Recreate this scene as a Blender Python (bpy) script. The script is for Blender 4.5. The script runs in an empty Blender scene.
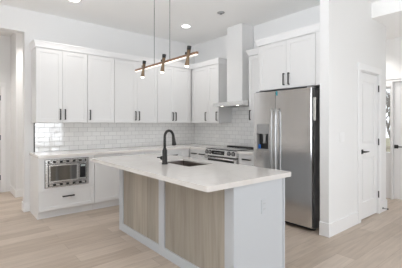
import bpy, bmesh, math, random
from mathutils import Vector, Matrix
R = math.radians
SC = bpy.context.scene
COL = SC.collection

# ---------------------------------------------------------------- camera
F_PX, YAW, EYE = 301.0, 50.4, 1.355
cam_data = bpy.data.cameras.new('camera')
cam_data.sensor_fit = 'HORIZONTAL'
cam_data.sensor_width = 36.0
cam_data.lens = 36.0 * F_PX / 402.0
cam_data.shift_y = -10.0 / 402.0
cam_data.clip_start = 0.05
camera = bpy.data.objects.new('camera', cam_data)
COL.objects.link(camera)
camera.location = (0, 0, EYE)
camera.rotation_euler = (R(90), 0, R(YAW - 90))
SC.camera = camera

# ---------------------------------------------------------------- world, exposure, daylight, fill lights
world = bpy.data.worlds.new('overcast_sky')
SC.world = world
world.use_nodes = True
wn = world.node_tree
bg = wn.nodes['Background']
bg.inputs['Color'].default_value = (0.90, 0.95, 1.0, 1)
bg.inputs['Strength'].default_value = 1.75
SC.view_settings.view_transform = 'Standard'
SC.view_settings.look = 'None'
SC.view_settings.gamma = 1.0
SC.view_settings.use_curve_mapping = False
SC.view_settings.exposure = 0.03

def area(name, loc, rot, sx, sy, power, color=(1, 1, 1), spread=180):
    l = bpy.data.lights.new(name, 'AREA')
    l.shape = 'RECTANGLE'
    l.size, l.size_y = sx, sy
    l.energy = power
    l.color = color
    l.spread = R(spread)
    o = bpy.data.objects.new(name, l)
    COL.objects.link(o)
    o.location = loc
    o.rotation_euler = rot
    return o

DAY = (0.90, 0.95, 1.0)
area('patio_daylight', (2.9, -2.62, 1.15), (R(90), 0, 0), 1.15, 2.0, 21, DAY, 110)              # shines +Y
# fill lights added at unseen windows, tilted up to brighten the ceiling
area('rear_fill_light', (0.0, -2.62, 1.5), (R(120), 0, 0), 2.6, 1.5, 25, DAY, 60)
area('left_fill_light', (-3.12, 1.0, 1.5), (R(126), 0, R(-90)), 4.2, 1.6, 94, DAY, 88)  # shines +X
area('foyer_fill_light', (6.3, -0.9, 1.5), (R(140), 0, R(90)), 2.2, 1.6, 8, DAY, 120)         # shines -X
SC.cycles.diffuse_bounces = 10
SC.cycles.max_bounces = 14

# ---------------------------------------------------------------- materials
def new_mat(name):
    m = bpy.data.materials.new(name)
    m.use_nodes = True
    return m, m.node_tree.nodes, m.node_tree.links, m.node_tree.nodes['Principled BSDF']

def paint(name, col, rough=0.5, bump=0.02, scale=120, spec=0.4):
    m, n, l, b = new_mat(name)
    tc = n.new('ShaderNodeTexCoord')
    nz = n.new('ShaderNodeTexNoise'); nz.inputs['Scale'].default_value = scale
    nz.inputs['Detail'].default_value = 2
    bp = n.new('ShaderNodeBump'); bp.inputs['Strength'].default_value = bump; bp.inputs['Distance'].default_value = 0.002
    l.new(tc.outputs['Object'], nz.inputs['Vector'])
    l.new(nz.outputs['Fac'], bp.inputs['Height'])
    l.new(bp.outputs['Normal'], b.inputs['Normal'])
    b.inputs['Base Color'].default_value = (*col, 1)
    b.inputs['Roughness'].default_value = rough
    b.inputs['Specular IOR Level'].default_value = spec
    return m

def metal(name, col, rough, stretch=(1, 1, 60), bump=0.03, metallic=1.0):
    m, n, l, b = new_mat(name)
    tc = n.new('ShaderNodeTexCoord')
    mp = n.new('ShaderNodeMapping'); mp.inputs['Scale'].default_value = stretch
    nz = n.new('ShaderNodeTexNoise'); nz.inputs['Scale'].default_value = 6; nz.inputs['Detail'].default_value = 3
    l.new(tc.outputs['Object'], mp.inputs['Vector']); l.new(mp.outputs['Vector'], nz.inputs['Vector'])
    mr = n.new('ShaderNodeMapRange')
    mr.inputs['To Min'].default_value = rough - 0.04; mr.inputs['To Max'].default_value = rough + 0.06
    l.new(nz.outputs['Fac'], mr.inputs['Value']); l.new(mr.outputs['Result'], b.inputs['Roughness'])
    bp = n.new('ShaderNodeBump'); bp.inputs['Strength'].default_value = bump; bp.inputs['Distance'].default_value = 0.002
    l.new(nz.outputs['Fac'], bp.inputs['Height']); l.new(bp.outputs['Normal'], b.inputs['Normal'])
    b.inputs['Base Color'].default_value = (*col, 1)
    b.inputs['Metallic'].default_value = metallic
    return m

def emit(name, col, strength):
    m, n, l, b = new_mat(name)
    b.inputs['Base Color'].default_value = (*col, 1)
    b.inputs['Emission Color'].default_value = (*col, 1)
    b.inputs['Emission Strength'].default_value = strength
    b.inputs['Roughness'].default_value = 0.4
    return m

def oak_floor():
    m, n, l, b = new_mat('light_oak_planks')
    tc = n.new('ShaderNodeTexCoord')
    br = n.new('ShaderNodeTexBrick')
    br.offset = 0.37; br.offset_frequency = 2; br.squash = 1.0
    br.inputs['Scale'].default_value = 1.0
    br.inputs['Brick Width'].default_value = 1.55
    br.inputs['Row Height'].default_value = 0.19
    br.inputs['Mortar Size'].default_value = 0.0016
    br.inputs['Mortar Smooth'].default_value = 0.3
    br.inputs['Bias'].default_value = 0.0
    br.inputs['Color1'].default_value = (0.47, 0.39, 0.32, 1)
    br.inputs['Color2'].default_value = (0.60, 0.515, 0.44, 1)
    br.inputs['Mortar'].default_value = (0.33, 0.27, 0.215, 1)
    l.new(tc.outputs['Object'], br.inputs['Vector'])
    mp = n.new('ShaderNodeMapping'); mp.inputs['Scale'].default_value = (1.2, 14, 1)
    nz = n.new('ShaderNodeTexNoise'); nz.inputs['Scale'].default_value = 2.2; nz.inputs['Detail'].default_value = 6; nz.inputs['Distortion'].default_value = 0.6
    l.new(tc.outputs['Object'], mp.inputs['Vector']); l.new(mp.outputs['Vector'], nz.inputs['Vector'])
    cr = n.new('ShaderNodeValToRGB')
    cr.color_ramp.elements[0].position = 0.3; cr.color_ramp.elements[0].color = (0.84, 0.83, 0.82, 1)
    cr.color_ramp.elements[1].position = 0.75; cr.color_ramp.elements[1].color = (1.06, 1.05, 1.04, 1)
    l.new(nz.outputs['Fac'], cr.inputs['Fac'])
    mx = n.new('ShaderNodeMix'); mx.data_type = 'RGBA'; mx.blend_type = 'MULTIPLY'; mx.inputs['Factor'].default_value = 1
    l.new(br.outputs['Color'], mx.inputs[6]); l.new(cr.outputs['Color'], mx.inputs[7])
    l.new(mx.outputs[2], b.inputs['Base Color'])
    bp = n.new('ShaderNodeBump'); bp.inputs['Strength'].default_value = 0.15; bp.inputs['Distance'].default_value = 0.002; bp.invert = True
    l.new(br.outputs['Fac'], bp.inputs['Height']); l.new(bp.outputs['Normal'], b.inputs['Normal'])
    b.inputs['Roughness'].default_value = 0.42
    b.inputs['Specular IOR Level'].default_value = 0.35
    return m

def subway(name, horiz):
    m, n, l, b = new_mat(name)
    tc = n.new('ShaderNodeTexCoord')
    sp = n.new('ShaderNodeSeparateXYZ'); cb = n.new('ShaderNodeCombineXYZ')
    l.new(tc.outputs['Object'], sp.inputs['Vector'])
    l.new(sp.outputs[horiz], cb.inputs['X']); l.new(sp.outputs['Z'], cb.inputs['Y'])
    br = n.new('ShaderNodeTexBrick')
    br.offset = 0.5
    br.inputs['Scale'].default_value = 1.0
    br.inputs['Brick Width'].default_value = 0.152
    br.inputs['Row Height'].default_value = 0.0765
    br.inputs['Mortar Size'].default_value = 0.0021
    br.inputs['Mortar Smooth'].default_value = 0.15
    br.inputs['Color1'].default_value = (0.88, 0.88, 0.87, 1)
    br.inputs['Color2'].default_value = (0.82, 0.82, 0.815, 1)
    br.inputs['Mortar'].default_value = (0.46, 0.46, 0.46, 1)
    l.new(cb.outputs['Vector'], br.inputs['Vector'])
    l.new(br.outputs['Color'], b.inputs['Base Color'])
    nz = n.new('ShaderNodeTexNoise'); nz.inputs['Scale'].default_value = 5.0
    l.new(tc.outputs['Object'], nz.inputs['Vector'])
    b2 = n.new('ShaderNodeBump'); b2.inputs['Strength'].default_value = 0.15; b2.inputs['Distance'].default_value = 0.01
    l.new(nz.outputs['Fac'], b2.inputs['Height'])
    bp = n.new('ShaderNodeBump'); bp.inputs['Strength'].default_value = 0.6; bp.inputs['Distance'].default_value = 0.002; bp.invert = True
    l.new(br.outputs['Fac'], bp.inputs['Height']); l.new(b2.outputs['Normal'], bp.inputs['Normal'])
    l.new(bp.outputs['Normal'], b.inputs['Normal'])
    mr = n.new('ShaderNodeMapRange'); mr.inputs['To Min'].default_value = 0.07; mr.inputs['To Max'].default_value = 0.7
    l.new(br.outputs['Fac'], mr.inputs['Value']); l.new(mr.outputs['Result'], b.inputs['Roughness'])
    b.inputs['Specular IOR Level'].default_value = 0.85
    return m

def quartz(name, k=1.0):
    m, n, l, b = new_mat(name)
    tc = n.new('ShaderNodeTexCoord')
    nz = n.new('ShaderNodeTexNoise'); nz.inputs['Scale'].default_value = 1.4; nz.inputs['Detail'].default_value = 8; nz.inputs['Distortion'].default_value = 1.6
    l.new(tc.outputs['Object'], nz.inputs['Vector'])
    cr = n.new('ShaderNodeValToRGB')
    e = cr.color_ramp.elements
    e[0].position = 0.47; e[0].color = (0.73 * k, 0.705 * k, 0.68 * k, 1)
    e[1].position = 0.53; e[1].color = (0.73 * k, 0.705 * k, 0.68 * k, 1)
    v = e.new(0.50); v.color = (0.70 * k, 0.67 * k, 0.64 * k, 1)
    l.new(nz.outputs['Fac'], cr.inputs['Fac']); l.new(cr.outputs['Color'], b.inputs['Base Color'])
    b.inputs['Roughness'].default_value = 0.09
    b.inputs['Specular IOR Level'].default_value = 0.5
    return m

def wood(name, c0, c1, stretch, board=None, rough=0.5):
    m, n, l, b = new_mat(name)
    tc = n.new('ShaderNodeTexCoord')
    mp = n.new('ShaderNodeMapping'); mp.inputs['Scale'].default_value = stretch
    nz = n.new('ShaderNodeTexNoise'); nz.inputs['Scale'].default_value = 2.0; nz.inputs['Detail'].default_value = 7; nz.inputs['Distortion'].default_value = 0.5
    l.new(tc.outputs['Object'], mp.inputs['Vector']); l.new(mp.outputs['Vector'], nz.inputs['Vector'])
    cr = n.new('ShaderNodeValToRGB')
    cr.color_ramp.elements[0].position = 0.28; cr.color_ramp.elements[0].color = (*c0, 1)
    cr.color_ramp.elements[1].position = 0.72; cr.color_ramp.elements[1].color = (*c1, 1)
    l.new(nz.outputs['Fac'], cr.inputs['Fac'])
    out = cr.outputs['Color']
    if board:
        sp = n.new('ShaderNodeSeparateXYZ'); l.new(tc.outputs['Object'], sp.inputs['Vector'])
        dv = n.new('ShaderNodeMath'); dv.operation = 'DIVIDE'; dv.inputs[1].default_value = board
        l.new(sp.outputs['Y'], dv.inputs[0])
        fl = n.new('ShaderNodeMath'); fl.operation = 'FLOOR'; l.new(dv.outputs[0], fl.inputs[0])
        wh = n.new('ShaderNodeTexWhiteNoise'); wh.noise_dimensions = '1D'; l.new(fl.outputs[0], wh.inputs['W'])
        mr = n.new('ShaderNodeMapRange'); mr.inputs['To Min'].default_value = 0.86; mr.inputs['To Max'].default_value = 1.1
        l.new(wh.outputs['Value'], mr.inputs['Value'])
        cb = n.new('ShaderNodeCombineXYZ')
        for q in ('X', 'Y', 'Z'): l.new(mr.outputs['Result'], cb.inputs[q])
        mx = n.new('ShaderNodeMix'); mx.data_type = 'RGBA'; mx.blend_type = 'MULTIPLY'; mx.inputs['Factor'].default_value = 1
        l.new(out, mx.inputs[6]); l.new(cb.outputs['Vector'], mx.inputs[7])
        out = mx.outputs[2]
    l.new(out, b.inputs['Base Color'])
    b.inputs['Roughness'].default_value = rough
    return m

def pane_mat(name):
    m = bpy.data.materials.new(name); m.use_nodes = True
    n, l = m.node_tree.nodes, m.node_tree.links
    n.remove(n['Principled BSDF'])
    tr = n.new('ShaderNodeBsdfTransparent'); gl = n.new('ShaderNodeBsdfGlossy'); gl.inputs['Roughness'].default_value = 0.02
    fr = n.new('ShaderNodeFresnel'); fr.inputs['IOR'].default_value = 1.45
    mx = n.new('ShaderNodeMixShader')
    l.new(fr.outputs[0], mx.inputs[0]); l.new(tr.outputs[0], mx.inputs[1]); l.new(gl.outputs[0], mx.inputs[2])
    l.new(mx.outputs[0], n['Material Output'].inputs['Surface'])
    return m

M = dict(
    wall=paint('white_wall_paint', (0.82, 0.82, 0.82), 0.6, 0.03, 160, 0.25),
    ceil=paint('white_ceiling_paint', (0.92, 0.92, 0.915), 0.8, 0.05, 90, 0.1),
    trim=paint('white_trim_paint', (0.86, 0.86, 0.865), 0.35, 0.01, 60),
    cab=paint('white_cabinet_lacquer', (0.80, 0.80, 0.80), 0.35, 0.008, 60, 0.45),
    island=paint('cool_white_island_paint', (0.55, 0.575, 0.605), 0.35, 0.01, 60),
    floor=oak_floor(),
    tile_x=subway('white_subway_tile_back', 'X'),
    tile_y=subway('white_subway_tile_side', 'Y'),
    quartz=quartz('white_quartz'),
    quartz_lit=quartz('white_quartz_lit', 1.2),  # the island quartz again, brighter light put into a lighter colour
    steel=metal('brushed_steel', (0.76, 0.76, 0.76), 0.17, (1, 1, 70), 0.03),
    steel_h=metal('brushed_steel_trim', (0.78, 0.78, 0.775), 0.25, (2, 2, 40), 0.02),
    steel_bar=metal('satin_steel_handle', (0.50, 0.50, 0.50), 0.32, (2, 2, 40), 0.02),
    steel_dark=metal('grey_appliance_side', (0.22, 0.22, 0.22), 0.5, (1, 1, 1), 0.02, 0.4),
    steel_sink=metal('satin_sink_steel', (0.32, 0.28, 0.26), 0.45, (20, 1, 1), 0.03),
    black=metal('matte_black_metal', (0.035, 0.034, 0.033), 0.42, (1, 1, 1), 0.02, 0.5),
    blackglass=paint('black_glass', (0.02, 0.02, 0.022), 0.08, 0.0, 10, 0.6),
    mirrorglass=metal('mirrored_dark_glass', (0.30, 0.30, 0.295), 0.06, (1, 1, 1), 0.0),
    blackplastic=paint('black_plastic', (0.03, 0.03, 0.03), 0.4, 0.02, 80),
    cable=paint('grey_cable', (0.12, 0.12, 0.12), 0.5, 0.0, 50),
    greyplastic=paint('grey_plastic', (0.35, 0.35, 0.35), 0.45, 0.02, 80),
    cooktop=metal('glossy_grey_cooktop', (0.28, 0.28, 0.28), 0.12, (1, 1, 1), 0.0, 0.6),
    panel=wood('greyed_oak_veneer', (0.325, 0.29, 0.24), (0.45, 0.41, 0.35), (6, 9, 0.7), 0.165, 0.5),
    walnut=wood('walnut', (0.16, 0.085, 0.05), (0.30, 0.17, 0.10), (30, 3, 30), None, 0.4),
    bronze=metal('brown_bronze', (0.20, 0.14, 0.09), 0.35, (1, 1, 8), 0.02, 0.8),
    led=emit('warm_led_strip', (1.0, 0.93, 0.86), 0.75),
    bulb=emit('warm_bulb', (1.0, 0.93, 0.82), 4.0),
    can=emit('ceiling_lamp_disc', (1.0, 0.98, 0.95), 10.0),
    screen=emit('pale_digits', (0.45, 0.5, 0.5), 0.12),
    teal=paint('teal_tape', (0.05, 0.33, 0.40), 0.5, 0.0, 10),
    blue=paint('blue_tape', (0.03, 0.16, 0.55), 0.5, 0.0, 10),
    pane=pane_mat('window_glass'),
    bark=paint('grey_bark', (0.30, 0.28, 0.265), 0.9, 0.3, 30, 0.1),
    lawn=paint('winter_lawn', (0.30, 0.28, 0.20), 0.95, 0.3, 20, 0.1),
    tan=paint('tan_paint', (0.45, 0.40, 0.33), 0.7, 0.05, 40, 0.2),
    label=paint('pale_label', (0.7, 0.7, 0.66), 0.5, 0.0, 10),
)

# ---------------------------------------------------------------- mesh helpers
class MB:
    def __init__(self):
        self.bm = bmesh.new()
        self.smooth = False
    def box(self, x0, x1, y0, y1, z0, z1, bev=0.0, seg=1):
        x0, x1 = min(x0, x1), max(x0, x1); y0, y1 = min(y0, y1), max(y0, y1); z0, z1 = min(z0, z1), max(z0, z1)
        t = bmesh.new()
        bmesh.ops.create_cube(t, size=1.0)
        for v in t.verts:
            v.co = Vector(((x0 + x1) / 2 + v.co.x * (x1 - x0), (y0 + y1) / 2 + v.co.y * (y1 - y0), (z0 + z1) / 2 + v.co.z * (z1 - z0)))
        if bev > 0:
            bmesh.ops.bevel(t, geom=list(t.edges), offset=bev, offset_type='OFFSET', segments=seg, profile=0.5, affect='EDGES')
        self._merge(t)
        return self
    def _merge(self, t):
        me = bpy.data.meshes.new('t'); t.to_mesh(me); t.free()
        self.bm.from_mesh(me); bpy.data.meshes.remove(me)
    def prism(self, poly, axis, a0, a1):
        """poly: 2-D points; axis: the extrusion axis. 'x' -> (y,z), 'y' -> (x,z), 'z' -> (x,y)"""
        def mk(p, a):
            if axis == 'x': return Vector((a, p[0], p[1]))
            if axis == 'y': return Vector((p[0], a, p[1]))
            return Vector((p[0], p[1], a))
        t = bmesh.new()
        A = [t.verts.new(mk(p, a0)) for p in poly]; B = [t.verts.new(mk(p, a1)) for p in poly]
        n = len(poly)
        t.faces.new(A); t.faces.new(B[::-1])
        for i in range(n): t.faces.new((A[i], B[i], B[(i + 1) % n], A[(i + 1) % n]))
        bmesh.ops.recalc_face_normals(t, faces=t.faces)
        self._merge(t)
        return self
    def lathe(self, p0, p1, prof, seg=20, cap=True):
        """prof: list of (t along p0->p1 in metres, radius)"""
        p0, p1 = Vector(p0), Vector(p1)
        ax = (p1 - p0).normalized()
        up = Vector((0, 0, 1)) if abs(ax.z) < 0.9 else Vector((1, 0, 0))
        u = ax.cross(up).normalized(); w = ax.cross(u)
        t = bmesh.new(); rings = []
        for (d, r) in prof:
            rings.append([t.verts.new(p0 + ax * d + (u * math.cos(a) + w * math.sin(a)) * r) for a in [2 * math.pi * i / seg for i in range(seg)]])
        for A, B in zip(rings, rings[1:]):
            for i in range(seg):
                f = t.faces.new((A[i], A[(i + 1) % seg], B[(i + 1) % seg], B[i])); f.smooth = True
        if cap:
            t.faces.new(rings[0]); t.faces.new(rings[-1])
        bmesh.ops.recalc_face_normals(t, faces=t.faces)
        self._merge(t)
        return self
    def cyl(self, p0, p1, r, r2=None, seg=16):
        L = (Vector(p1) - Vector(p0)).length
        return self.lathe(p0, p1, [(0, r), (L, r if r2 is None else r2)], seg)
    def tube(self, pts, radii, seg=12):
        pts = [Vector(p) for p in pts]
        if not isinstance(radii, (list, tuple)): radii = [radii] * len(pts)
        t = bmesh.new(); rings = []
        tan0 = (pts[1] - pts[0]).normalized()
        ref = Vector((0, 0, 1)) if abs(tan0.z) < 0.9 else Vector((0, 1, 0))
        u = tan0.cross(ref).normalized()
        for i, p in enumerate(pts):
            a = pts[max(i - 1, 0)]; b = pts[min(i + 1, len(pts) - 1)]
            tn = (b - a).normalized()
            u = (u - tn * u.dot(tn)).normalized(); w = tn.cross(u)
            rings.append([t.verts.new(p + (u * math.cos(q) + w * math.sin(q)) * radii[i]) for q in [2 * math.pi * k / seg for k in range(seg)]])
        for A, B in zip(rings, rings[1:]):
            for i in range(seg):
                f = t.faces.new((A[i], A[(i + 1) % seg], B[(i + 1) % seg], B[i])); f.smooth = True
        t.faces.new(rings[0]); t.faces.new(rings[-1])
        bmesh.ops.recalc_face_normals(t, faces=t.faces)
        self._merge(t)
        return self
    def build(self, name, mat, parent=None):
        me = bpy.data.meshes.new(name)
        org = root_loc(parent) if parent is not None else Vector((0, 0, 0))
        for v in self.bm.verts: v.co -= org
        self.bm.to_mesh(me); self.bm.free()
        me.materials.append(mat)
        o = bpy.data.objects.new(name, me)
        COL.objects.link(o)
        if parent is not None: o.parent = parent
        return o

def root_loc(o):
    while o.parent is not None: o = o.parent
    return Vector(o.location)

def thing(name, label, cat, loc, group=None):
    o = bpy.data.objects.new(name, None)
    o.empty_display_size = 0.1
    COL.objects.link(o)
    o.location = loc
    o['label'] = label; o['category'] = cat
    if group: o['group'] = group
    return o

def tag(o, label, cat, group=None):
    o['label'] = label; o['category'] = cat
    if group: o['group'] = group
    return o

def struct(name, mb, mat, parent=None):
    o = mb.build(name, mat, parent)
    o['kind'] = 'structure'
    return o

def cut(o, *boxes):
    """subtract boxes (world coordinates) from a mesh object, baked at once"""
    org = root_loc(o)
    for b in boxes:
        c = MB().box(*b).build('cutter', M['wall'])
        c.location = -org if o.parent is not None else (0, 0, 0)
        if o.parent is not None: c.location = (0, 0, 0)
        bpy.context.view_layer.update()
        md = o.modifiers.new('cut', 'BOOLEAN'); md.operation = 'DIFFERENCE'; md.object = c; md.solver = 'EXACT'
        bpy.context.view_layer.update()
        dg = bpy.context.evaluated_depsgraph_get()
        me = bpy.data.meshes.new_from_object(o.evaluated_get(dg))
        o.modifiers.remove(md)
        old = o.data; o.data = me; bpy.data.meshes.remove(old)
        cm = c.data; bpy.data.objects.remove(c); bpy.data.meshes.remove(cm)

# a box given along a wall: side 'A' faces -Y, side 'B' faces -X; u runs along the wall, w comes out of it
def wb(mb, side, base, u0, u1, w0, w1, z0, z1, bev=0.0, seg=1):
    if side == 'A': return mb.box(u0, u1, base - w0, base - w1, z0, z1, bev, seg)
    return mb.box(base - w0, base - w1, u0, u1, z0, z1, bev, seg)

def pt(side, base, u, w, z):
    return (u, base - w, z) if side == 'A' else (base - w, u, z)

# ================================================================ THE ROOM SHELL
CEIL, SOFF = 3.12, 2.90
YA, XB = 5.30, 4.20            # back wall, range wall
struct('floor', MB().box(-3.15, 6.25, -2.65, 8.2, -0.10, 0.0), M['floor'])
cl = MB().box(-3.15, 4.72, -2.65, 8.2, CEIL, CEIL + 0.12)
cl.box(4.72, 6.25, -2.65, 8.2, SOFF, CEIL + 0.12)
struct('ceiling', cl, M['ceil'])

wa = MB().box(0.86, 4.35, YA, YA + 0.16, 0, CEIL)
wa.box(-3.0, 0.86, YA, YA + 0.16, 2.775, CEIL)
struct('wall_back', wa, M['wall'])
struct('wall_right', MB().box(XB, XB + 0.15, 1.916, YA, 0, CEIL), M['wall'])
wp = MB().box(3.475, 4.335, 1.80, 1.915, 0, CEIL)
wp.box(4.965, 5.28, 1.80, 1.915, 0, SOFF)
wp.box(4.335, 4.965, 1.80, 1.915, 2.095, SOFF)
wp.box(4.335, 4.72, 1.80, 1.915, SOFF, CEIL)
struct('wall_pantry', wp, M['wall'])
struct('wall_pantry_side', MB().box(5.13, 5.28, 1.916, 5.3, 0, SOFF), M['wall'])
struct('wall_foyer_end', MB().box(5.281, 6.099, 5.3, 5.45, 0, SOFF), M['wall'])
wf = MB().box(6.10, 6.25, 2.27, 8.2, 0, SOFF)
wf.box(6.10, 6.25, 0.98, 2.27, 2.15, SOFF)
wf.box(6.10, 6.25, 0.4, 0.98, 0, SOFF)
wf.box(6.10, 6.25, -2.2, 0.4, 0, 0.7); wf.box(6.10, 6.25, -2.2, 0.4, 2.3, SOFF)
wf.box(6.10, 6.25, -2.65, -2.2, 0, SOFF)
struct('wall_front', wf, M['wall'])
# hall beyond the opening on the left
struct('wall_hall_right', MB().box(0.91, 4.3, 6.45, 7.25, 0, CEIL), M['wall'])
wh = MB().box(0.74, 0.91, 7.12, 7.25, 0, CEIL)
wh.box(-0.12, 0.74, 7.12, 7.25, 2.09, CEIL)
wh.box(-0.6, 1.2, 7.251, 7.35, 0, CEIL); wh.box(-3.0, -0.12, 7.12, 7.25, 0, CEIL)  # includes an unseen backing added behind the door to block outside light
struct('wall_hall_end', wh, M['wall'])
struct('wall_passage_end', MB().box(4.30, 4.45, 5.46, 7.25, 0, CEIL), M['wall'])
# behind the camera: patio door, and unseen windows added to let light in
wr = MB().box(-3.0, -1.4, -2.65, -2.5, 0, CEIL)
wr.box(-1.4, 1.4, -2.65, -2.5, 0, 0.7); wr.box(-1.4, 1.4, -2.65, -2.5, 2.3, CEIL)
wr.box(1.4, 2.3, -2.65, -2.5, 0, CEIL); wr.box(2.3, 3.5, -2.65, -2.5, 2.2, CEIL); wr.box(2.3, 3.5, -2.65, -2.5, 0, 0.1)
wr.box(3.5, 4.72, -2.65, -2.5, 0, CEIL); wr.box(4.72, 6.1, -2.65, -2.5, 0, SOFF)
struct('wall_rear', wr, M['wall'])
wl = MB().box(-3.15, -3.0, -2.65, -1.2, 0, CEIL)
wl.box(-3.15, -3.0, -1.2, 3.2, 0, 0.65); wl.box(-3.15, -3.0, -1.2, 3.2, 2.35, CEIL)
wl.box(-3.15, -3.0, 3.2, 8.2, 0, CEIL)
struct('wall_left', wl, M['wall'])

# baseboards
bb = MB()
bb.box(3.459, 3.474, 1.785, 1.915, 0, 0.165, 0.003)
bb.box(3.4745, 4.248, 1.785, 1.7995, 0, 0.165, 0.003)
bb.box(5.052, 5.295, 1.785, 1.7995, 0, 0.165, 0.003)
bb.box(5.2805, 5.295, 1.7995, 5.28, 0, 0.165, 0.003)
struct('baseboard_pantry', bb, M['trim'])
bk = MB().box(0.845, 0.929, YA - 0.015, YA - 0.0005, 0, 0.14, 0.003)
bk.box(0.845, 0.8595, YA - 0.0005, YA + 0.16, 0, 0.14, 0.003)
struct('baseboard_back', bk, M['trim'])
bh = MB().box(0.895, 2.5, 6.435, 6.4495, 0, 0.14, 0.003)
bh.box(0.895, 0.9095, 6.4495, 7.118, 0, 0.14, 0.003)
struct('baseboard_hall', bh, M['trim'])
struct('baseboard_front', MB().box(6.085, 6.0995, 2.30, 5.29, 0, 0.165, 0.003), M['trim'])

# ---------------------------------------------------------------- doors
def two_panel(mb_o, side, base, u0, u1, z0, z1):
    """a two-panel door leaf: stiles and rails with sunk panels"""
    t = 0.035
    wb(mb_o, side, base, u0, u1, -t, -0.012, z0, z1)
    sw = 0.105
    wb(mb_o, side, base, u0, u0 + sw, -0.013, 0, z0, z1, 0.004)
    wb(mb_o, side, base, u1 - sw, u1, -0.013, 0, z0, z1, 0.004)
    for a, b in ((z0, z0 + 0.24), (0.88, 1.06), (z1 - 0.13, z1)):
        wb(mb_o, side, base, u0 + sw - 0.004, u1 - sw + 0.004, -0.013, 0, a, b, 0.004)
    for a, b in ((z0 + 0.24, 0.88), (1.06, z1 - 0.13)):
        wb(mb_o, side, base, u0 + sw + 0.03, u1 - sw - 0.03, -0.013, -0.004, a + 0.03, b - 0.03, 0.006)
    return mb_o

def lever(side, base, u, z, d, parent, name='handle'):
    m = MB()
    wb(m, side, base, u - 0.032, u + 0.032, 0, 0.009, z - 0.032, z + 0.032, 0.003)
    m.cyl(pt(side, base, u, 0.005, z), pt(side, base, u, 0.05, z), 0.011)
    a = pt(side, base, u - d * 0.008, 0.048, z); b = pt(side, base, u + d * 0.115, 0.048, z)
    m.tube([a, tuple(Vector(a).lerp(Vector(b), 0.5)), b], [0.010, 0.010, 0.008])
    o = m.build(name, M['black'], parent)
    o['label'] = 'black lever handle on a square rose'
    return o

# pantry door in the white wall right of the fridge
pd = struct('door_1', two_panel(MB(), 'A', 1.815, 4.340, 4.955, 0.012, 2.085), M['trim'])
pd['label'] = 'white two-panel door with black hinges in the wall right of the fridge'
pd['category'] = 'door'
lever('A', 1.815, 4.43, 0.965, 1, pd)
for z in (0.295, 1.085, 1.885):
    hm = MB().box(4.9565, 4.978, 1.792, 1.7985, z - 0.045, z + 0.045, 0.002)
    hm.cyl((4.9605, 1.790, z - 0.05), (4.9605, 1.790, z + 0.05), 0.008, seg=10)
    h = hm.build('hinge', M['black'], pd); h['label'] = 'black door hinge'
tr = MB()
tr.box(4.252, 4.334, 1.782, 1.7995, 0, 2.10, 0.003)
tr.box(4.966, 5.048, 1.782, 1.7995, 0, 2.10, 0.003)
tr.box(4.244, 5.056, 1.776, 1.7995, 2.10, 2.19, 0.003)
tr.box(4.3355, 4.3385, 1.80, 1.914, 0.0, 2.094); tr.box(4.959, 4.9645, 1.80, 1.914, 0.0, 2.094); tr.box(4.339, 4.959, 1.80, 1.914, 2.0885, 2.0945)
struct('trim_1', tr, M['trim'])

# front door with sidelight
fd = struct('door_2', two_panel(MB(), 'B', 6.14, 1.03, 1.965, 0.015, 2.10), M['trim'])
fd['label'] = 'white front door with black lever at the right edge of the view'; fd['category'] = 'door'
lever('B', 6.14, 1.925, 0.95, -1, fd)
fr = MB()
fr.box(6.085, 6.235, 1.968, 2.0, 0, 2.148, 0.003); fr.box(6.085, 6.235, 0.985, 1.026, 0, 2.148, 0.003)
fr.box(6.085, 6.235, 2.235, 2.268, 0, 2.148, 0.003)
fr.box(6.085, 6.235, 1.027, 1.967, 2.11, 2.148, 0.003); fr.box(6.085, 6.235, 2.001, 2.234, 2.03, 2.148, 0.003)
fr.box(6.18, 6.23, 1.02, 1.04, 0, 2.112); fr.box(6.18, 6.23, 1.955, 1.970, 0, 2.112); fr.box(6.18, 6.23, 1.02, 1.97, 2.09, 2.112)
fr.box(6.075, 6.0995, 0.90, 2.36, 2.15, 2.24, 0.003)
fr.box(6.085, 6.0995, 2.27, 2.35, 0, 2.149, 0.003); fr.box(6.085, 6.0995, 0.90, 0.98, 0, 2.149, 0.003)
struct('trim_2', fr, M['trim'])
w1 = MB().box(6.12, 6.20, 2.001, 2.234, 0.003, 0.84, 0.003)
w1.box(6.11, 6.12, 2.03, 2.205, 0.12, 0.55, 0.004)
w1.box(6.12, 6.20, 2.001, 2.018, 0.84, 2.029); w1.box(6.12, 6.20, 2.217, 2.234, 0.84, 2.029)
w1.box(6.12, 6.20, 2.018, 2.217, 2.0, 2.029)
w1o = struct('window_1', w1, M['trim'])
w1o['label'] = 'narrow sidelight beside the front door'; w1o['category'] = 'window'
MB().box(6.157, 6.163, 2.0185, 2.2165, 0.842, 1.998).build('pane', M['pane'], w1o)

# hall door at the far left edge
hd = struct('door_3', two_panel(MB(), 'A', 7.135, -0.115, 0.735, 0.012, 2.08), M['trim'])
hd['label'] = 'white hall door at the left edge of the view'; hd['category'] = 'door'
for z in (0.295, 1.085, 1.87):
    hm = MB().box(0.7365, 0.755, 7.112, 7.118, z - 0.05, z + 0.05, 0.002)
    hm.cyl((0.7395, 7.110, z - 0.05), (0.7395, 7.110, z + 0.05), 0.008, seg=10)
    h = hm.build('hinge', M['black'], hd); h['label'] = 'black door hinge'
t3 = MB()
t3.box(0.741, 0.825, 7.103, 7.1195, 0, 2.10, 0.003); t3.box(-0.205, -0.12, 7.103, 7.1195, 0, 2.10, 0.003)
t3.box(-0.21, 0.83, 7.098, 7.1195, 2.10, 2.18, 0.003)
struct('trim_3', t3, M['trim'])

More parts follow.
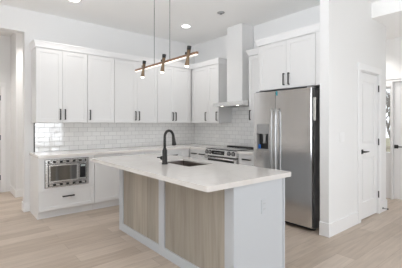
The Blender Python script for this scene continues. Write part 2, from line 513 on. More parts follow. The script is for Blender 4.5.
# ================================================================ CABINETS
HANDLE_R = 0.006
def bar_handle(side, base, u, z, length, vertical, parent):
    m = MB(); h = length / 2; so = 0.030
    if vertical:
        wb(m, side, base, u - 0.008, u + 0.008, so - 0.006, so + 0.006, z - h, z + h, 0.002)
        for s in (-1, 1):
            wb(m, side, base, u - 0.006, u + 0.006, 0.0, so, z + s * (h - 0.006) - 0.006, z + s * (h - 0.006) + 0.006)
    else:
        wb(m, side, base, u - h, u + h, so - 0.006, so + 0.006, z - 0.010, z + 0.010, 0.002)
        for s in (-1, 1):
            wb(m, side, base, u + s * (h - 0.006) - 0.006, u + s * (h - 0.006) + 0.006, 0.0, so, z - 0.006, z + 0.006)
    o = m.build('handle', M['black'], parent)
    o['label'] = 'matte black bar handle'
    return o

def shaker(side, base, u0, u1, z0, z1, rail=0.058, t=0.020):
    """shaker front: sunk panel in a raised frame; base = carcass front plane"""
    m = MB()
    wb(m, side, base, u0, u1, 0.001, t - 0.008, z0, z1)
    wb(m, side, base, u0, u0 + rail, 0.001, t, z0, z1, 0.0015)
    wb(m, side, base, u1 - rail, u1, 0.001, t, z0, z1, 0.0015)
    wb(m, side, base, u0 + rail - 0.002, u1 - rail + 0.002, 0.001, t, z0, z0 + rail, 0.0015)
    wb(m, side, base, u0 + rail - 0.002, u1 - rail + 0.002, 0.001, t, z1 - rail, z1, 0.0015)
    return m

def upper(side, base, back, u0, u1, z0, z1, doors, label, group, bot=True):
    """doors: list of (u0, u1, handle_u)"""
    c = ((u0 + u1) / 2)
    t = thing('wall_cabinet', label, 'cabinet', pt(side, back, c, 0.001, z0), group)
    m = MB()
    depth = abs(back - base)
    wb(m, side, base, u0, u1, -depth + 0.001, 0.0, z0, z1, 0.001)
    m.build('carcass', M['cab'], t)
    for a, b, hu in doors:
        d = shaker(side, base, a + 0.0015, b - 0.0015, z0 + 0.002, z1 - 0.012).build('door', M['cab'], t)
        if hu is not None: bar_handle(side, base - 0.020, hu, z0 + 0.128, 0.165, True, d)
    return t

G = 'white wall cabinets with black bar handles'
UZ0, UZ1 = 1.375, 2.495
FA = 4.97
upper('A', FA, YA, 0.950, 1.700, UZ0, UZ1, [(0.95, 1.318, 1.283), (1.318, 1.70, 1.353)], 'leftmost white two-door wall cabinet, above the microwave', G)
upper('A', FA, YA, 1.703, 2.157, UZ0, UZ1, [(1.703, 2.157, 1.738)], 'white wall cabinet with a single door, second from the left', G)
upper('A', FA, YA, 2.160, 3.017, UZ0, UZ1, [(2.16, 2.588, 2.553), (2.588, 3.017, 2.625)], 'white two-door wall cabinet behind the hanging lamp, third from the left', G)
upper('A', FA, YA, 3.020, 3.842, UZ0, UZ1, [(3.02, 3.397, 3.362), (3.397, 3.80, 3.433)], 'white two-door wall cabinet of the back wall ending in the corner', G)
FB = 3.87
upper('B', FB, XB, 4.135, 5.295, UZ0, UZ1, [(4.135, 4.455, 4.175), (4.455, 4.945, 4.492)], 'white two-door wall cabinet between the corner and the range hood', G)
upper('B', FB, XB, 2.968, 3.392, UZ0, UZ1, [(2.968, 3.392, 3.352)], 'narrow white wall cabinet between the range hood and the fridge', G)
FFR = 3.60
fc = upper('B', FFR, XB, 2.035, 2.944, 1.852, 2.530, [(2.035, 2.462, 2.420), (2.462, 2.944, 2.502)], 'white two-door cabinet above the steel fridge', G)
fp = MB().box(FFR - 0.018, XB - 0.001, 2.9455, 2.9665, 0, 2.53, 0.001).build('side_panel', M['cab'])
tag(fp, 'tall white panel standing on the left side of the fridge', 'panel')
fq = MB().box(FFR - 0.018, XB - 0.001, 1.918, 2.033, 1.852, 2.53, 0.001).build('filler_panel', M['cab'])
tag(fq, 'white filler strip between the cabinet over the fridge and the wall end', 'panel')

# crown mouldings
def crown_poly(face, out, z0, z1):
    # profile in (outward, z): a flat, a cove and a top lip
    return [(0.0, z0), (0.010, z0), (0.010, z0 + 0.016), (0.016, z0 + 0.04), (0.028, z1 - 0.022), (0.034, z1 - 0.018), (0.034, z1), (0.0, z1)]
P = crown_poly(0, 0, 2.4955, 2.592)
def sweep_crown(path, z0, z1):
    """path: list of (x, y, nx, ny) – the face line and the outward mitre direction at each corner"""
    prof = crown_poly(0, 0, z0, z1)
    t = bmesh.new(); rings = []
    for (x, y, nx, ny) in path:
        rings.append([t.verts.new((x + nx * w, y + ny * w, z)) for (w, z) in prof])
    n = len(prof)
    for A, B in zip(rings, rings[1:]):
        for i in range(n): t.faces.new((A[i], A[(i + 1) % n], B[(i + 1) % n], B[i]))
    t.faces.new(rings[0]); t.faces.new(rings[-1])
    bmesh.ops.recalc_face_normals(t, faces=t.faces)
    m = MB(); m._merge(t)
    return m
yf, xf = FA - 0.021, FB - 0.021
c1 = sweep_crown([(0.949, YA - 0.002, -1, 0), (0.949, yf, -1, -1), (xf, yf, -1, -1), (xf, 4.134, -1, -1), (XB - 0.002, 4.134, 0, -1)], 2.4955, 2.592).build('crown_moulding', M['trim'])
tag(c1, 'white crown moulding along the wall cabinets of the back wall and corner', 'moulding', 'crown mouldings on the cabinets')
xg = FFR - 0.021
c2 = sweep_crown([(XB - 0.002, 2.968, 0, 1), (xg, 2.968, -1, 1), (xg, 1.9175, -1, 0)], 2.531, 2.63).build('crown_moulding', M['trim'])
tag(c2, 'white crown moulding on the cabinet above the fridge', 'moulding', 'crown mouldings on the cabinets')
c3 = sweep_crown([(XB - 0.002, 3.393, 0, 1), (xf, 3.393, -1, 1), (xf, 3.02, -1, 0)], 2.4955, 2.592).build('crown_moulding', M['trim'])
tag(c3, 'short white crown moulding on the narrow cabinet right of the range hood', 'moulding', 'crown mouldings on the cabinets')

# base cabinets
BZ0, BZ1 = 0.115, 0.872
BA, BBX = 4.70, 3.61          # carcass fronts
G2 = 'white base cabinets along the walls'
def base_cab(side, base, back, u0, u1, label, fronts, toe=True):
    """fronts: (kind, u0, u1, z0, z1, handle (u, z, vertical) or None)"""
    t = thing('base_cabinet', label, 'cabinet', pt(side, back, (u0 + u1) / 2, 0.001, 0), G2)
    m = MB(); depth = abs(back - base)
    wb(m, side, base, u0, u1, -depth + 0.002, 0, BZ0, BZ1, 0.001)
    m.build('carcass', M['cab'], t)
    k = MB(); wb(k, side, base, u0, u1, -depth + 0.002, -0.055, 0.0, BZ0 - 0.0005)
    k.build('toe_kick', M['cab'], t)
    for kind, a, b, z0, z1, h in fronts:
        o = shaker(side, base, a + 0.0015, b - 0.0015, z0, z1, 0.05 if kind == 'drawer' else 0.058).build(kind, M['cab'], t)
        if h: bar_handle(side, base - 0.020, h[0], h[1], 0.165, h[2], o)
    return t

mwc = base_cab('A', BA, YA, 0.930, 1.712, 'white base cabinet holding the built-in microwave, at the left end', [('drawer', 0.93, 1.712, 0.122, 0.392, (1.325, 0.300, False))])
cut([c for c in mwc.children if c.name.startswith('carcass')][0], (1.05, 1.59, 4.5, 5.15, 0.47, 0.815))
fs = MB()
fs.box(0.931, 1.711, BA - 0.020, BA - 0.001, 0.828, BZ1); fs.box(0.931, 1.711, BA - 0.020, BA - 0.001, 0.396, 0.46)
fs.box(0.931, 1.045, BA - 0.020, BA - 0.001, 0.46, 0.828); fs.box(1.595, 1.711, BA - 0.020, BA - 0.001, 0.46, 0.828)
fs.build('face_frame', M['cab'], mwc)
base_cab('A', BA, YA, 1.715, 2.155, 'white single-door base cabinet right of the microwave', [('door', 1.715, 2.155, 0.122, 0.866, (2.115, 0.74, True))])
base_cab('A', BA, YA, 2.158, 2.588, 'white base cabinet of the back wall hidden mostly behind the island', [('drawer', 2.158, 2.588, 0.68, 0.866, (2.373, 0.773, False)), ('door', 2.158, 2.588, 0.122, 0.676, (2.548, 0.55, True))])
base_cab('A', BA, YA, 2.591, 3.585, 'white base cabinet of the back wall ending at the corner, behind the faucet', [('drawer', 2.591, 3.045, 0.68, 0.866, (2.82, 0.773, False)), ('drawer', 3.045, 3.43, 0.68, 0.866, (3.20, 0.773, False)), ('door', 2.591, 3.045, 0.122, 0.676, None), ('door', 3.045, 3.43, 0.122, 0.676, None)])
base_cab('B', BBX, XB, 4.165, 5.295, 'white base cabinet with two small drawers left of the range', [('drawer', 4.165, 4.41, 0.68, 0.866, (4.29, 0.793, False)), ('drawer', 4.41, 4.655, 0.68, 0.866, (4.533, 0.793, False)), ('door', 4.165, 4.41, 0.122, 0.676, None), ('door', 4.41, 4.655, 0.122, 0.676, None)])
base_cab('B', BBX, XB, 2.968, 3.388, 'white base cabinet with a drawer between the range and the fridge', [('drawer', 2.968, 3.388, 0.68, 0.866, (3.20, 0.793, False)), ('door', 2.968, 3.388, 0.122, 0.676, None)])

# worktops
L = [(0.925, YA - 0.002), (0.925, 4.66), (3.57, 4.66), (3.57, 4.163), (XB - 0.002, 4.163), (XB - 0.002, YA - 0.002)]
wt = MB().prism(L, 'z', 0.8735, 0.914).build('worktop', M['quartz_lit'])
tag(wt, 'L-shaped white quartz worktop on the base cabinets along both walls', 'worktop')
wt2 = MB().box(3.57, XB - 0.002, 2.9685, 3.390, 0.8735, 0.914, 0.002).build('worktop', M['quartz_lit'])
tag(wt2, 'small piece of white quartz worktop between the range and the fridge', 'worktop')

# backsplashes
b1 = thing('tile_backsplash', 'white subway tile backsplash on the back wall', 'backsplash', (2.5, YA - 0.006, 0.915))
MB().box(1.0, XB - 0.012, YA - 0.011, YA - 0.0015, 0.915, UZ0 - 0.002).build('tiles', M['tile_x'], b1)
e = MB().box(0.985, 0.9995, YA - 0.013, YA - 0.0015, 0.9155, UZ0 - 0.002).build('edge_trim', M['black'], b1); e['label'] = 'thin black metal edge trim'
b2 = MB()
b2.box(XB - 0.011, XB - 0.0015, 2.968, YA - 0.0125, 0.915, UZ0 - 0.002)
b2.box(XB - 0.011, XB - 0.0015, 3.394, 4.133, UZ0 - 0.002, 2.0)
b2 = b2.build('tile_backsplash', M['tile_y'])
tag(b2, 'white subway tile backsplash on the wall behind the range', 'backsplash')

# ================================================================ APPLIANCES
# microwave with a louvred trim kit
mw = thing('microwave', 'stainless built-in microwave with louvred trim in the left base cabinet', 'microwave', (1.32, 4.68, 0.47))
m = MB().box(1.06, 1.58, 4.675, 5.10, 0.475, 0.81); m.build('housing', M['blackplastic'], mw)
y0 = 4.678
fx0, fx1, fz0, fz1 = 1.012, 1.618, 0.446, 0.842
m = MB()
m.box(fx0, fx0 + 0.035, y0 - 0.018, y0, fz0, fz1, 0.002); m.box(fx1 - 0.035, fx1, y0 - 0.018, y0, fz0, fz1, 0.002)
for za, zb in ((fz0, fz0 + 0.016), (fz0 + 0.052, fz0 + 0.064), (fz1 - 0.064, fz1 - 0.052), (fz1 - 0.016, fz1)):
    m.box(fx0 + 0.034, fx1 - 0.034, y0 - 0.018, y0, za, zb, 0.001)
m.build('trim_frame', M['steel_h'], mw)
MB().box(fx0 - 0.005, fx1 + 0.005, y0 + 0.0002, y0 + 0.0015, fz0 - 0.005, fz1 + 0.005).build('gasket', M['blackplastic'], mw)
for za, zb in ((fz0 + 0.0165, fz0 + 0.0515), (fz1 - 0.0515, fz1 - 0.0165)):
    vb = MB().box(fx0 + 0.0355, fx1 - 0.0355, y0 - 0.006, y0 - 0.001, za, zb).build('vent', M['blackplastic'], mw)
    for i in range(6):
        x = fx0 + 0.078 + i * 0.09
        MB().box(x - 0.025, x + 0.025, y0 - 0.016, y0 - 0.0065, za + 0.004, zb - 0.004, 0.003).build('louvre', M['steel_h'], vb)
dz0, dz1 = fz0 + 0.071, fz1 - 0.071
MB().box(fx0 + 0.0355, fx1 - 0.0355, y0 - 0.0009, y0 - 0.0002, fz0 + 0.0645, fz1 - 0.0645).build('seam', M['blackplastic'], mw)
dm = MB()
dx0, dx1 = fx0 + 0.043, 1.468
dm.box(dx0, dx0 + 0.022, y0 - 0.030, y0 - 0.001, dz0, dz1, 0.002); dm.box(dx1 - 0.03, dx1, y0 - 0.030, y0 - 0.001, dz0, dz1, 0.002)
dm.box(dx0 + 0.021, dx1 - 0.029, y0 - 0.030, y0 - 0.001, dz0, dz0 + 0.022, 0.002); dm.box(dx0 + 0.021, dx1 - 0.029, y0 - 0.030, y0 - 0.001, dz1 - 0.022, dz1, 0.002)
dmo = dm.build('door', M['steel_h'], mw)
MB().box(dx0 + 0.0225, dx1 - 0.0305, y0 - 0.024, y0 - 0.003, dz0 + 0.0225, dz1 - 0.0225).build('window', M['mirrorglass'], dmo)
cp = MB().box(1.474, fx1 - 0.043, y0 - 0.030, y0 - 0.001, dz0, dz1, 0.002).build('control_panel', M['steel_h'], mw)
MB().box(1.482, fx1 - 0.051, y0 - 0.032, y0 - 0.0305, dz0 + 0.035, dz1 - 0.012).build('keypad', M['blackglass'], cp)
MB().box(1.495, fx1 - 0.058, y0 - 0.0335, y0 - 0.0325, dz1 - 0.05, dz1 - 0.025).build('display', M['screen'], cp)
MB().box(1.49, fx1 - 0.053, y0 - 0.034, y0 - 0.0305, dz0 + 0.008, dz0 + 0.026, 0.002).build('button', M['greyplastic'], cp)

# range
RY0, RY1 = 3.3935, 4.1595
rg = thing('range', 'stainless slide-in electric range with front controls', 'range', (3.87, (RY0 + RY1) / 2, 0))
MB().box(3.60, 4.175, RY0 + 0.003, RY1 - 0.003, 0.04, 0.905).build('body', M['steel_dark'], rg)
MB().box(3.565, 4.13, RY0 - 0.001, RY1 + 0.001, 0.9155, 0.926, 0.002).build('cooktop', M['cooktop'], rg)
tb = MB().box(4.06, 4.13, RY0 + 0.03, RY1 - 0.03, 0.9265, 0.945, 0.004).build('rear_vent', M['blackplastic'], rg)
panel_poly = [(3.598, 0.800), (3.535, 0.800), (3.545, 0.902), (3.566, 0.912), (3.598, 0.912)]
pn = MB().prism(panel_poly, 'y', RY0 + 0.001, RY1 - 0.001).build('control_panel', M['steel_h'], rg)
def on_panel(y, z, w):  # point on the sloped face
    x = 3.535 + (z - 0.80) / 0.102 * 0.010
    return (x - w, y, z)
MB().box(3.533, 3.5385, 3.67, 3.975, 0.825, 0.893, 0.001).build('display', M['blackglass'], pn)
for i in range(5): 
    MB().box(3.5315, 3.5325, 3.73 + i * 0.04, 3.755 + i * 0.04, 0.852, 0.866).build('digit', M['greyplastic'], pn)
for y in (3.455, 3.555, 4.03, 4.115):
    k = MB().lathe(on_panel(y, 0.858, -0.002), on_panel(y, 0.858, 0.04), [(0, 0.027), (0.006, 0.027), (0.008, 0.021), (0.034, 0.019), (0.036, 0.016)])
    k.build('knob', M['steel_dark'], pn)
    MB().lathe(on_panel(y, 0.858, 0.0), on_panel(y, 0.858, 0.004), [(0, 0.040), (0.003, 0.040)]).build('knob_ring', M['blackplastic'], pn)
dr = MB().box(3.555, 3.598, RY0 + 0.003, RY1 - 0.003, 0.27, 0.775, 0.003).build('door', M['steel'], rg)
MB().box(3.552, 3.5545, RY0 + 0.06, RY1 - 0.06, 0.36, 0.742).build('window', M['blackglass'], dr)
hm = MB().tube([(3.505, RY0 + 0.03, 0.762), (3.505, (RY0 + RY1) / 2, 0.762), (3.505, RY1 - 0.03, 0.762)], 0.013)
for y in (RY0 + 0.06, RY1 - 0.06): hm.cyl((3.505, y, 0.762), (3.557, y, 0.762), 0.010)
hm.build('handle', M['steel_h'], dr)
MB().box(3.557, 3.598, RY0 + 0.003, RY1 - 0.003, 0.06, 0.262, 0.003).build('drawer', M['steel'], rg)
for x in (3.64, 4.12):
    for y in (RY0 + 0.05, RY1 - 0.05):
        MB().cyl((x, y, 0), (x, y, 0.045), 0.018, seg=10).build('foot', M['blackplastic'], rg)

# hood
hc = 3.763
hd_ = thing('range_hood', 'range hood with white chimney and stainless canopy above the range', 'range hood', (4.19, hc, 1.66))
MB().box(3.895, XB - 0.012, hc - 0.180, hc + 0.200, 1.762, CEIL - 0.001, 0.002).build('chimney', M['cab'], hd_)
cpoly = [(XB - 0.012, 1.672), (3.70, 1.672), (3.70, 1.735), (3.86, 1.761), (XB - 0.012, 1.761)]
can = MB().prism(cpoly, 'y', hc - 0.366, hc + 0.366).build('canopy', M['steel_h'], hd_)
MB().box(3.75, 4.12, hc - 0.30, hc + 0.30, 1.666, 1.6715).build('filter', M['greyplastic'], hd_)
for y in (hc - 0.22, hc + 0.16):
    lm = MB().lathe((3.735, y, 1.672), (3.735, y, 1.667), [(0, 0.022), (0.004, 0.020)]).build('lamp', M['bulb'], hd_)
    lm['label'] = 'small lit lamp under the canopy'

# fridge
FY0, FY1 = 2.0, 2.932
fg = thing('refrigerator', 'stainless side-by-side fridge with ice dispenser', 'fridge', (3.83, 2.466, 0))
MB().box(3.505, 4.18, FY0 + 0.004, FY1 - 0.004, 0.03, 1.812, 0.004).build('body', M['steel_dark'], fg)
MB().box(3.52, 3.56, FY0 + 0.02, FY1 - 0.02, 0.008, 0.0295).build('toe_grille', M['blackplastic'], fg)
def curved_door(y0, y1, z0, z1, xfront, xback, bulge=0.004, ease=0.0):
    N = 40
    poly = [(xback, y0)]
    for i in range(N + 1):
        t = i / N
        y = y0 + (y1 - y0) * t
        e = min(t, 1 - t) * (y1 - y0)
        x = xfront - bulge * (1 - (2 * t - 1) ** 2)
        if i == 0: x += ease
        poly.append((x, y))
    poly.append((xback, y1))
    o = MB().prism(poly, 'z', z0, z1)
    return o
YS = 2.541
ld = curved_door(YS + 0.0025, FY1, 0.062, 1.808, 3.434, 3.4995).build('freezer_door', M['steel'], fg)
rd = curved_door(FY0, YS - 0.0025, 0.062, 1.808, 3.434, 3.4995, ease=0.003).build('fridge_door', M['steel'], fg)
cut(ld, (3.36, 3.478, 2.6480, 2.8620, 0.985, 1.352))
# dispenser
dp = MB()
dp.box(3.474, 3.4775, 2.6485, 2.8615, 0.986, 1.351)
dpo = dp.build('dispenser', M['blackplastic'], ld)
fm = MB()
fm.box(3.4225, 3.4735, 2.8535, 2.8615, 0.99, 1.351); fm.box(3.4225, 3.4735, 2.6485, 2.6565, 0.99, 1.351)
fm.box(3.4225, 3.4735, 2.6570, 2.8530, 1.343, 1.351)
fm.build('surround', M['greyplastic'], ld)
MB().box(3.424, 3.4735, 2.6570, 2.8530, 1.215, 1.3425, 0.003).build('display', M['greyplastic'], ld)
MB().box(3.408, 3.4735, 2.6485, 2.8615, 0.978, 0.996, 0.004).build('tray', M['greyplastic'], ld)
MB().lathe((3.45, 2.7400, 1.214), (3.45, 2.7400, 1.08), [(0, 0.030), (0.02, 0.026), (0.09, 0.022), (0.134, 0.026)]).build('paddle', M['greyplastic'], ld)
o = MB().box(3.434, 3.448, 2.8050, 2.8450, 1.0005, 1.06, 0.003).build('tab', M['blue'], ld); o['label'] = 'blue tab inside the dispenser'
def bow_handle(y, parent):
    z0, z1 = 0.62, 1.57
    pts = []
    for i in range(15):
        t = i / 14
        pts.append((3.392 - 0.012 * (1 - (2 * t - 1) ** 2), y, z0 + (z1 - z0) * t))
    m = MB().tube(pts, 0.0135, 12)
    for z in (z0 + 0.03, z1 - 0.03): m.cyl((3.392, y, z), (3.437, y, z), 0.012)
    m.build('handle', M['steel_bar'], parent)
bow_handle(YS + 0.030, ld); bow_handle(YS - 0.036, rd)
for y in (FY0 + 0.05, FY1 - 0.05):
    MB().box(3.46, 3.56, y - 0.03, y + 0.03, 1.8125, 1.828, 0.003).build('hinge_cover', M['greyplastic'], fg)
o = MB().box(3.426, 3.4345, YS - 0.03, YS - 0.010, 1.745, 1.806, 0.001).build('tape', M['teal'], rd); o['label'] = 'small strip of teal tape at the top of the door'
o = MB().box(3.50, 3.503, FY0 - 0.018, FY0 + 0.002, 1.40, 1.69, 0.001).build('seal', M['label'], fg); o['label'] = 'pale strip hanging at the right edge of the fridge'
for y in (FY0 + 0.05, FY1 - 0.05):
    for x in (3.55, 4.12):
        MB().cyl((x, y, 0), (x, y, 0.032), 0.02, seg=10).build('foot', M['blackplastic'], fg)

# ================================================================ ISLAND
IX0, IX1, IY0, IY1 = 1.66, 2.312, 1.625, 3.66
isl = thing('kitchen_island', 'white kitchen island with greyed oak panels on its long side', 'island', ((IX0 + IX1) / 2, (IY0 + IY1) / 2, 0))
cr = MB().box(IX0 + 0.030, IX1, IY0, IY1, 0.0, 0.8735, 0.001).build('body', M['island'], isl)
cut(cr, (1.80, 2.27, 2.43, 3.10, 0.60, 0.90))
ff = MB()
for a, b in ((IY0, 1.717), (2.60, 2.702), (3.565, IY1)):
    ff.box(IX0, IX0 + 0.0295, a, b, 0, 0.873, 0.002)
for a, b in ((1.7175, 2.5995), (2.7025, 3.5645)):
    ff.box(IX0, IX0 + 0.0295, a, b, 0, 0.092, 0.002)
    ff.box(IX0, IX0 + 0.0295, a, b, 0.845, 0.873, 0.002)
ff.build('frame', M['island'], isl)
for a, b in ((1.718, 2.599), (2.703, 3.564)):
    p = MB().box(IX0 + 0.016, IX0 + 0.0295, a, b, 0.0925, 0.8445).build('wood_panel', M['panel'], isl)
    p['label'] = 'greyed oak panel with vertical grain'
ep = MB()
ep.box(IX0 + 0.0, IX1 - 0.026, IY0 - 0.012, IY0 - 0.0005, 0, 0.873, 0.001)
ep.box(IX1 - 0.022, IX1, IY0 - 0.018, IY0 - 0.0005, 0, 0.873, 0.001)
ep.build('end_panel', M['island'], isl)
# slab: rounded near corners, hole for the sink
def rounded_rect(x0, x1, y0, y1, r, n=6):
    pts = []
    for cx, cy, a0 in ((x1 - r, y1 - r, 0), (x0 + r, y1 - r, 90), (x0 + r, y0 + r, 180), (x1 - r, y0 + r, 270)):
        for i in range(n + 1):
            a = R(a0 + 90 * i / n); pts.append((cx + r * math.cos(a), cy + r * math.sin(a)))
    return pts
sl = MB().prism(rounded_rect(1.38, 2.412, 1.598, 3.90, 0.025), 'z', 0.8745, 0.915).build('island_countertop', M['quartz'])
tag(sl, 'white quartz slab on top of the kitchen island', 'countertop')
SX0, SX1, SY0, SY1 = 1.885, 2.235, 2.475, 3.055
cut(sl, (SX0, SX1, SY0, SY1, 0.80, 1.0), (SX0 - 0.02, SX1 + 0.02, SY0 - 0.02, SY1 + 0.02, 0.80, 0.897))
sk = thing('sink', 'stainless undermount sink set in the island countertop', 'sink', ((SX0 + SX1) / 2, (SY0 + SY1) / 2, 0.66))
m = MB(); w = 0.004; z0 = 0.66
m.box(SX0 - 0.012, SX1 + 0.012, SY0 - 0.012, SY1 + 0.012, z0, z0 + w)
m.box(SX0 - 0.012, SX0 - 0.001, SY0 - 0.012, SY1 + 0.012, z0, 0.8965); m.box(SX1 + 0.001, SX1 + 0.012, SY0 - 0.012, SY1 + 0.012, z0, 0.8965)
m.box(SX0 - 0.001, SX1 + 0.001, SY0 - 0.012, SY0 - 0.001, z0, 0.8965); m.box(SX0 - 0.001, SX1 + 0.001, SY1 + 0.001, SY1 + 0.012, z0, 0.8965)
m.build('basin', M['steel_sink'], sk)
MB().lathe((2.06, 2.765, z0 + 0.0042), (2.06, 2.765, z0 + 0.010), [(0, 0.045), (0.004, 0.045), (0.005, 0.03)]).build('drain', M['steel_h'], sk)

# faucet
FX, FY = 1.80, 2.80
fa = thing('faucet', 'matte black gooseneck pull-down faucet on the island', 'faucet', (FX, FY, 0.9155))
MB().lathe((FX, FY, 0.9155), (FX, FY, 1.09), [(0, 0.034), (0.008, 0.034), (0.012, 0.028), (0.15, 0.027), (0.16, 0.022), (0.174, 0.019)]).build('body', M['black'], fa)
pts = [(FX, FY, 1.085), (FX, FY, 1.15), (FX, FY, 1.215)]
rr = 0.056
for i in range(1, 13):
    a = math.pi * i / 12 * 0.93
    pts.append((FX + rr - rr * math.cos(a), FY, 1.215 + 0.066 * math.sin(a)))
MB().tube(pts, 0.0145, 14).build('spout', M['black'], fa)
ex, ez = pts[-1][0], pts[-1][2]
MB().lathe((ex, FY, ez + 0.005), (ex + 0.016, FY, ez - 0.12), [(0, 0.0155), (0.03, 0.017), (0.08, 0.021), (0.115, 0.026), (0.12, 0.021)]).build('spray_head', M['black'], fa)
hm = MB().lathe((FX, FY + 0.02, 0.978), (FX, FY + 0.07, 0.978), [(0, 0.013), (0.022, 0.013), (0.023, 0.022), (0.046, 0.022), (0.05, 0.016)])
hm.tube([(FX, FY + 0.058, 0.978), (FX - 0.03, FY + 0.064, 0.984), (FX - 0.055, FY + 0.068, 0.986)], [0.006, 0.0055, 0.005])
hm.build('lever', M['black'], fa)

# outlet in the end panel
ol = thing('outlet', 'white outlet plate in the end panel of the island', 'outlet', (2.018, IY0 - 0.0125, 0.665))
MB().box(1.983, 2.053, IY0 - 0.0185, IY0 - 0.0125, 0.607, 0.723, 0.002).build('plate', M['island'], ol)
for z in (0.642, 0.688):
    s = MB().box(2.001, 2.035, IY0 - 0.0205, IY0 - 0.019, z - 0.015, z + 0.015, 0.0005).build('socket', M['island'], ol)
    mm = MB()
    for q in (-0.007, 0.007): mm.box(2.018 + q - 0.0015, 2.018 + q + 0.0015, IY0 - 0.0212, IY0 - 0.0206, z - 0.004, z + 0.008)
    mm.build('slot', M['greyplastic'], s)

# light switch on the pantry wall
sw = thing('light_switch', 'white light switch plate on the wall left of the pantry door', 'switch', (3.81, 1.799, 1.19))
MB().box(3.745, 3.865, 1.793, 1.7993, 1.13, 1.25, 0.002).build('plate', M['trim'], sw)
for x in (3.782, 3.828): MB().box(x - 0.016, x + 0.016, 1.789, 1.7928, 1.157, 1.223, 0.001).build('rocker', M['trim'], sw)

# door stop on the baseboard at the wall's end
ds = thing('door_stop', 'small spring door stop on the baseboard right of the pantry door', 'door stop', (5.10, 1.784, 0.062))
MB().cyl((5.10, 1.7845, 0.062), (5.10, 1.775, 0.062), 0.013, seg=12).build('base', M['black'], ds)
sp = []
for i in range(97):
    a = i * math.pi / 4; sp.append((5.10 + 0.006 * math.cos(a), 1.776 - i / 96 * 0.055, 0.062 + 0.006 * math.sin(a)))
MB().tube(sp, 0.0022, 6).build('spring', M['greyplastic'], ds)
MB().cyl((5.10, 1.722, 0.062), (5.10, 1.705, 0.062), 0.010, seg=12).build('tip', M['black'], ds)

# ================================================================ LIGHT FIXTURES
# linear pendant over the island
PX, PZ = 1.90, 2.060
pl = thing('pendant_lamp', 'linear walnut pendant with three crossed spot cylinders over the island', 'lamp', (PX, 3.02, CEIL))
MB().box(PX - 0.045, PX + 0.045, 2.75, 3.29, CEIL - 0.03, CEIL - 0.0005, 0.004).build('ceiling_plate', M['black'], pl)
for y in (3.19, 2.85):
    MB().cyl((PX, y, PZ + 0.02), (PX, y, CEIL - 0.0305), 0.0035, seg=8).build('cable', M['cable'], pl)
MB().box(PX - 0.014, PX + 0.014, 2.352, 3.668, PZ + 0.001, PZ + 0.025, 0.002).build('bar', M['walnut'], pl)
st = MB().box(PX - 0.0125, PX + 0.0125, 2.358, 3.662, PZ - 0.009, PZ + 0.0008, 0.002).build('light_strip', M['led'], pl)
st['label'] = 'glowing light strip under the bar'
for y in (3.385, 2.925, 2.455):
    c = Vector((PX - 0.040, y, PZ - 0.008))
    ax = Vector((0.05, -0.15, 1.0)).normalized()
    p0, p1 = c - ax * 0.100, c + ax * 0.100
    sh = MB().lathe(p0, p1, [(0.0, 0.024), (0.01, 0.024), (0.09, 0.0145), (0.16, 0.0200)]).build('spot', M['bronze'], pl)
    MB().lathe(p0 + ax * 0.1605, p1, [(0.0, 0.0205), (0.03, 0.022), (0.039, 0.022)]).build('cap', M['black'], sh)
    MB().lathe(p0 - ax * 0.018, p0 - ax * 0.0005, [(0, 0.010), (0.006, 0.017), (0.0175, 0.020)]).build('bulb', M['bulb'], sh)
    MB().cyl((PX - 0.034, y + 0.05, PZ + 0.03), (PX + 0.002, y + 0.05, PZ + 0.03), 0.013, seg=12).build('joint', M['black'], sh)

# recessed ceiling lamps
GL = 'recessed ceiling lamps'
def downlight(x, y, label, power, CEIL=CEIL):
    t = thing('ceiling_lamp', label, 'lamp', (x, y, CEIL), GL)
    MB().lathe((x, y, CEIL - 0.0008), (x, y, CEIL - 0.008), [(0, 0.095), (0.004, 0.095), (0.007, 0.078)]).build('trim_ring', M['trim'], t)
    MB().lathe((x, y, CEIL - 0.0085), (x, y, CEIL - 0.012), [(0, 0.072), (0.003, 0.070)]).build('diffuser', M['can'], t)
    l = bpy.data.lights.new('lamp_light', 'SPOT'); l.energy = power; l.spot_size = R(130); l.spot_blend = 0.6; l.shadow_soft_size = 0.07
    l.color = (1.0, 0.96, 0.91)
    lo = bpy.data.objects.new('lamp_light', l); COL.objects.link(lo); lo.parent = t; lo.location = (0, 0, -0.02)
downlight(1.33, 4.42, 'round recessed ceiling lamp above the microwave, at the top edge of the view', 22)
downlight(3.244, 4.344, 'round recessed ceiling lamp near the corner behind the hanging lamp', 22)
downlight(1.25, 5.95, 'round recessed ceiling lamp in the side passage behind the back wall', 80)

downlight(-0.2, 6.2, 'unseen ceiling lamp added to light the hall beyond the opening, left of the view', 90)  # no visible source, added to brighten the hall and the fridge reflection
downlight(5.62, 2.35, 'unseen ceiling lamp added to light the foyer, hidden behind the pantry wall', 55, SOFF)  # added out of sight to brighten the foyer without hitting the pantry wall

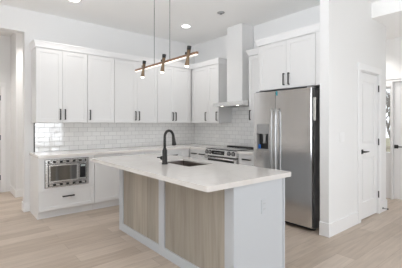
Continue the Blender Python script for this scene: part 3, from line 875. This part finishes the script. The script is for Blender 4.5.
# small device on the ceiling
cs = thing('ceiling_sensor', 'small dark grey device on the ceiling near the range hood', 'sensor', (3.28, 3.47, CEIL))
MB().lathe((3.28, 3.47, CEIL - 0.0005), (3.28, 3.47, CEIL - 0.02), [(0, 0.06), (0.006, 0.06), (0.012, 0.045), (0.018, 0.03)]).build('base', M['greyplastic'], cs)
MB().lathe((3.28, 3.47, CEIL - 0.019), (3.28, 3.47, CEIL - 0.030), [(0, 0.022), (0.010, 0.018)]).build('head', M['steel_dark'], cs)

# ================================================================ OUTSIDE THE SIDELIGHT
random.seed(4)
struct('ground', MB().box(6.26, 40, -20, 30, -0.45, -0.30), M['lawn'])
def branch(m, p, d, L, r, depth):
    q = p + d * L
    mid = p.lerp(q, 0.5) + Vector((random.uniform(-1, 1), random.uniform(-1, 1), random.uniform(-1, 1))) * L * 0.05
    m.tube([p, mid, q], [r, r * 0.85, r * 0.68], 6)
    if depth == 0: return
    for i in range(3 if depth > 1 else 4):
        nd = (d + Vector((random.uniform(-1, 1), random.uniform(-1, 1), random.uniform(-0.35, 0.6))) * 0.75).normalized()
        branch(m, p.lerp(q, random.uniform(0.6, 1.0)), nd, L * random.uniform(0.6, 0.8), r * 0.6, depth - 1)
for k, (x, y, lab) in enumerate(((13.0, 4.2, 'bare grey tree outside the narrow sidelight window'), (18.0, 6.4, 'second bare tree farther away outside the sidelight'))):
    t = thing('bare_tree', lab, 'tree', (x, y, -0.30), 'bare trees outside')
    m = MB(); branch(m, Vector((x, y, -0.30)), Vector((0.03, 0.02, 1)).normalized(), 1.5, 0.11, 5)
    m.build('trunk', M['bark'], t)
pr = thing('porch_railing', 'low tan porch railing outside the sidelight', 'railing', (8.2, 2.7, -0.30))
MB().box(8.17, 8.23, 1.2, 4.4, 0.74, 0.82, 0.004).build('top_rail', M['tan'], pr)
MB().box(8.18, 8.22, 1.2, 4.4, 0.0, 0.05, 0.004).build('bottom_rail', M['tan'], pr)
for i in range(7): MB().box(8.175, 8.225, 1.2 + i * 0.525, 1.25 + i * 0.525, -0.30, 0.74, 0.002).build('post', M['tan'], pr)
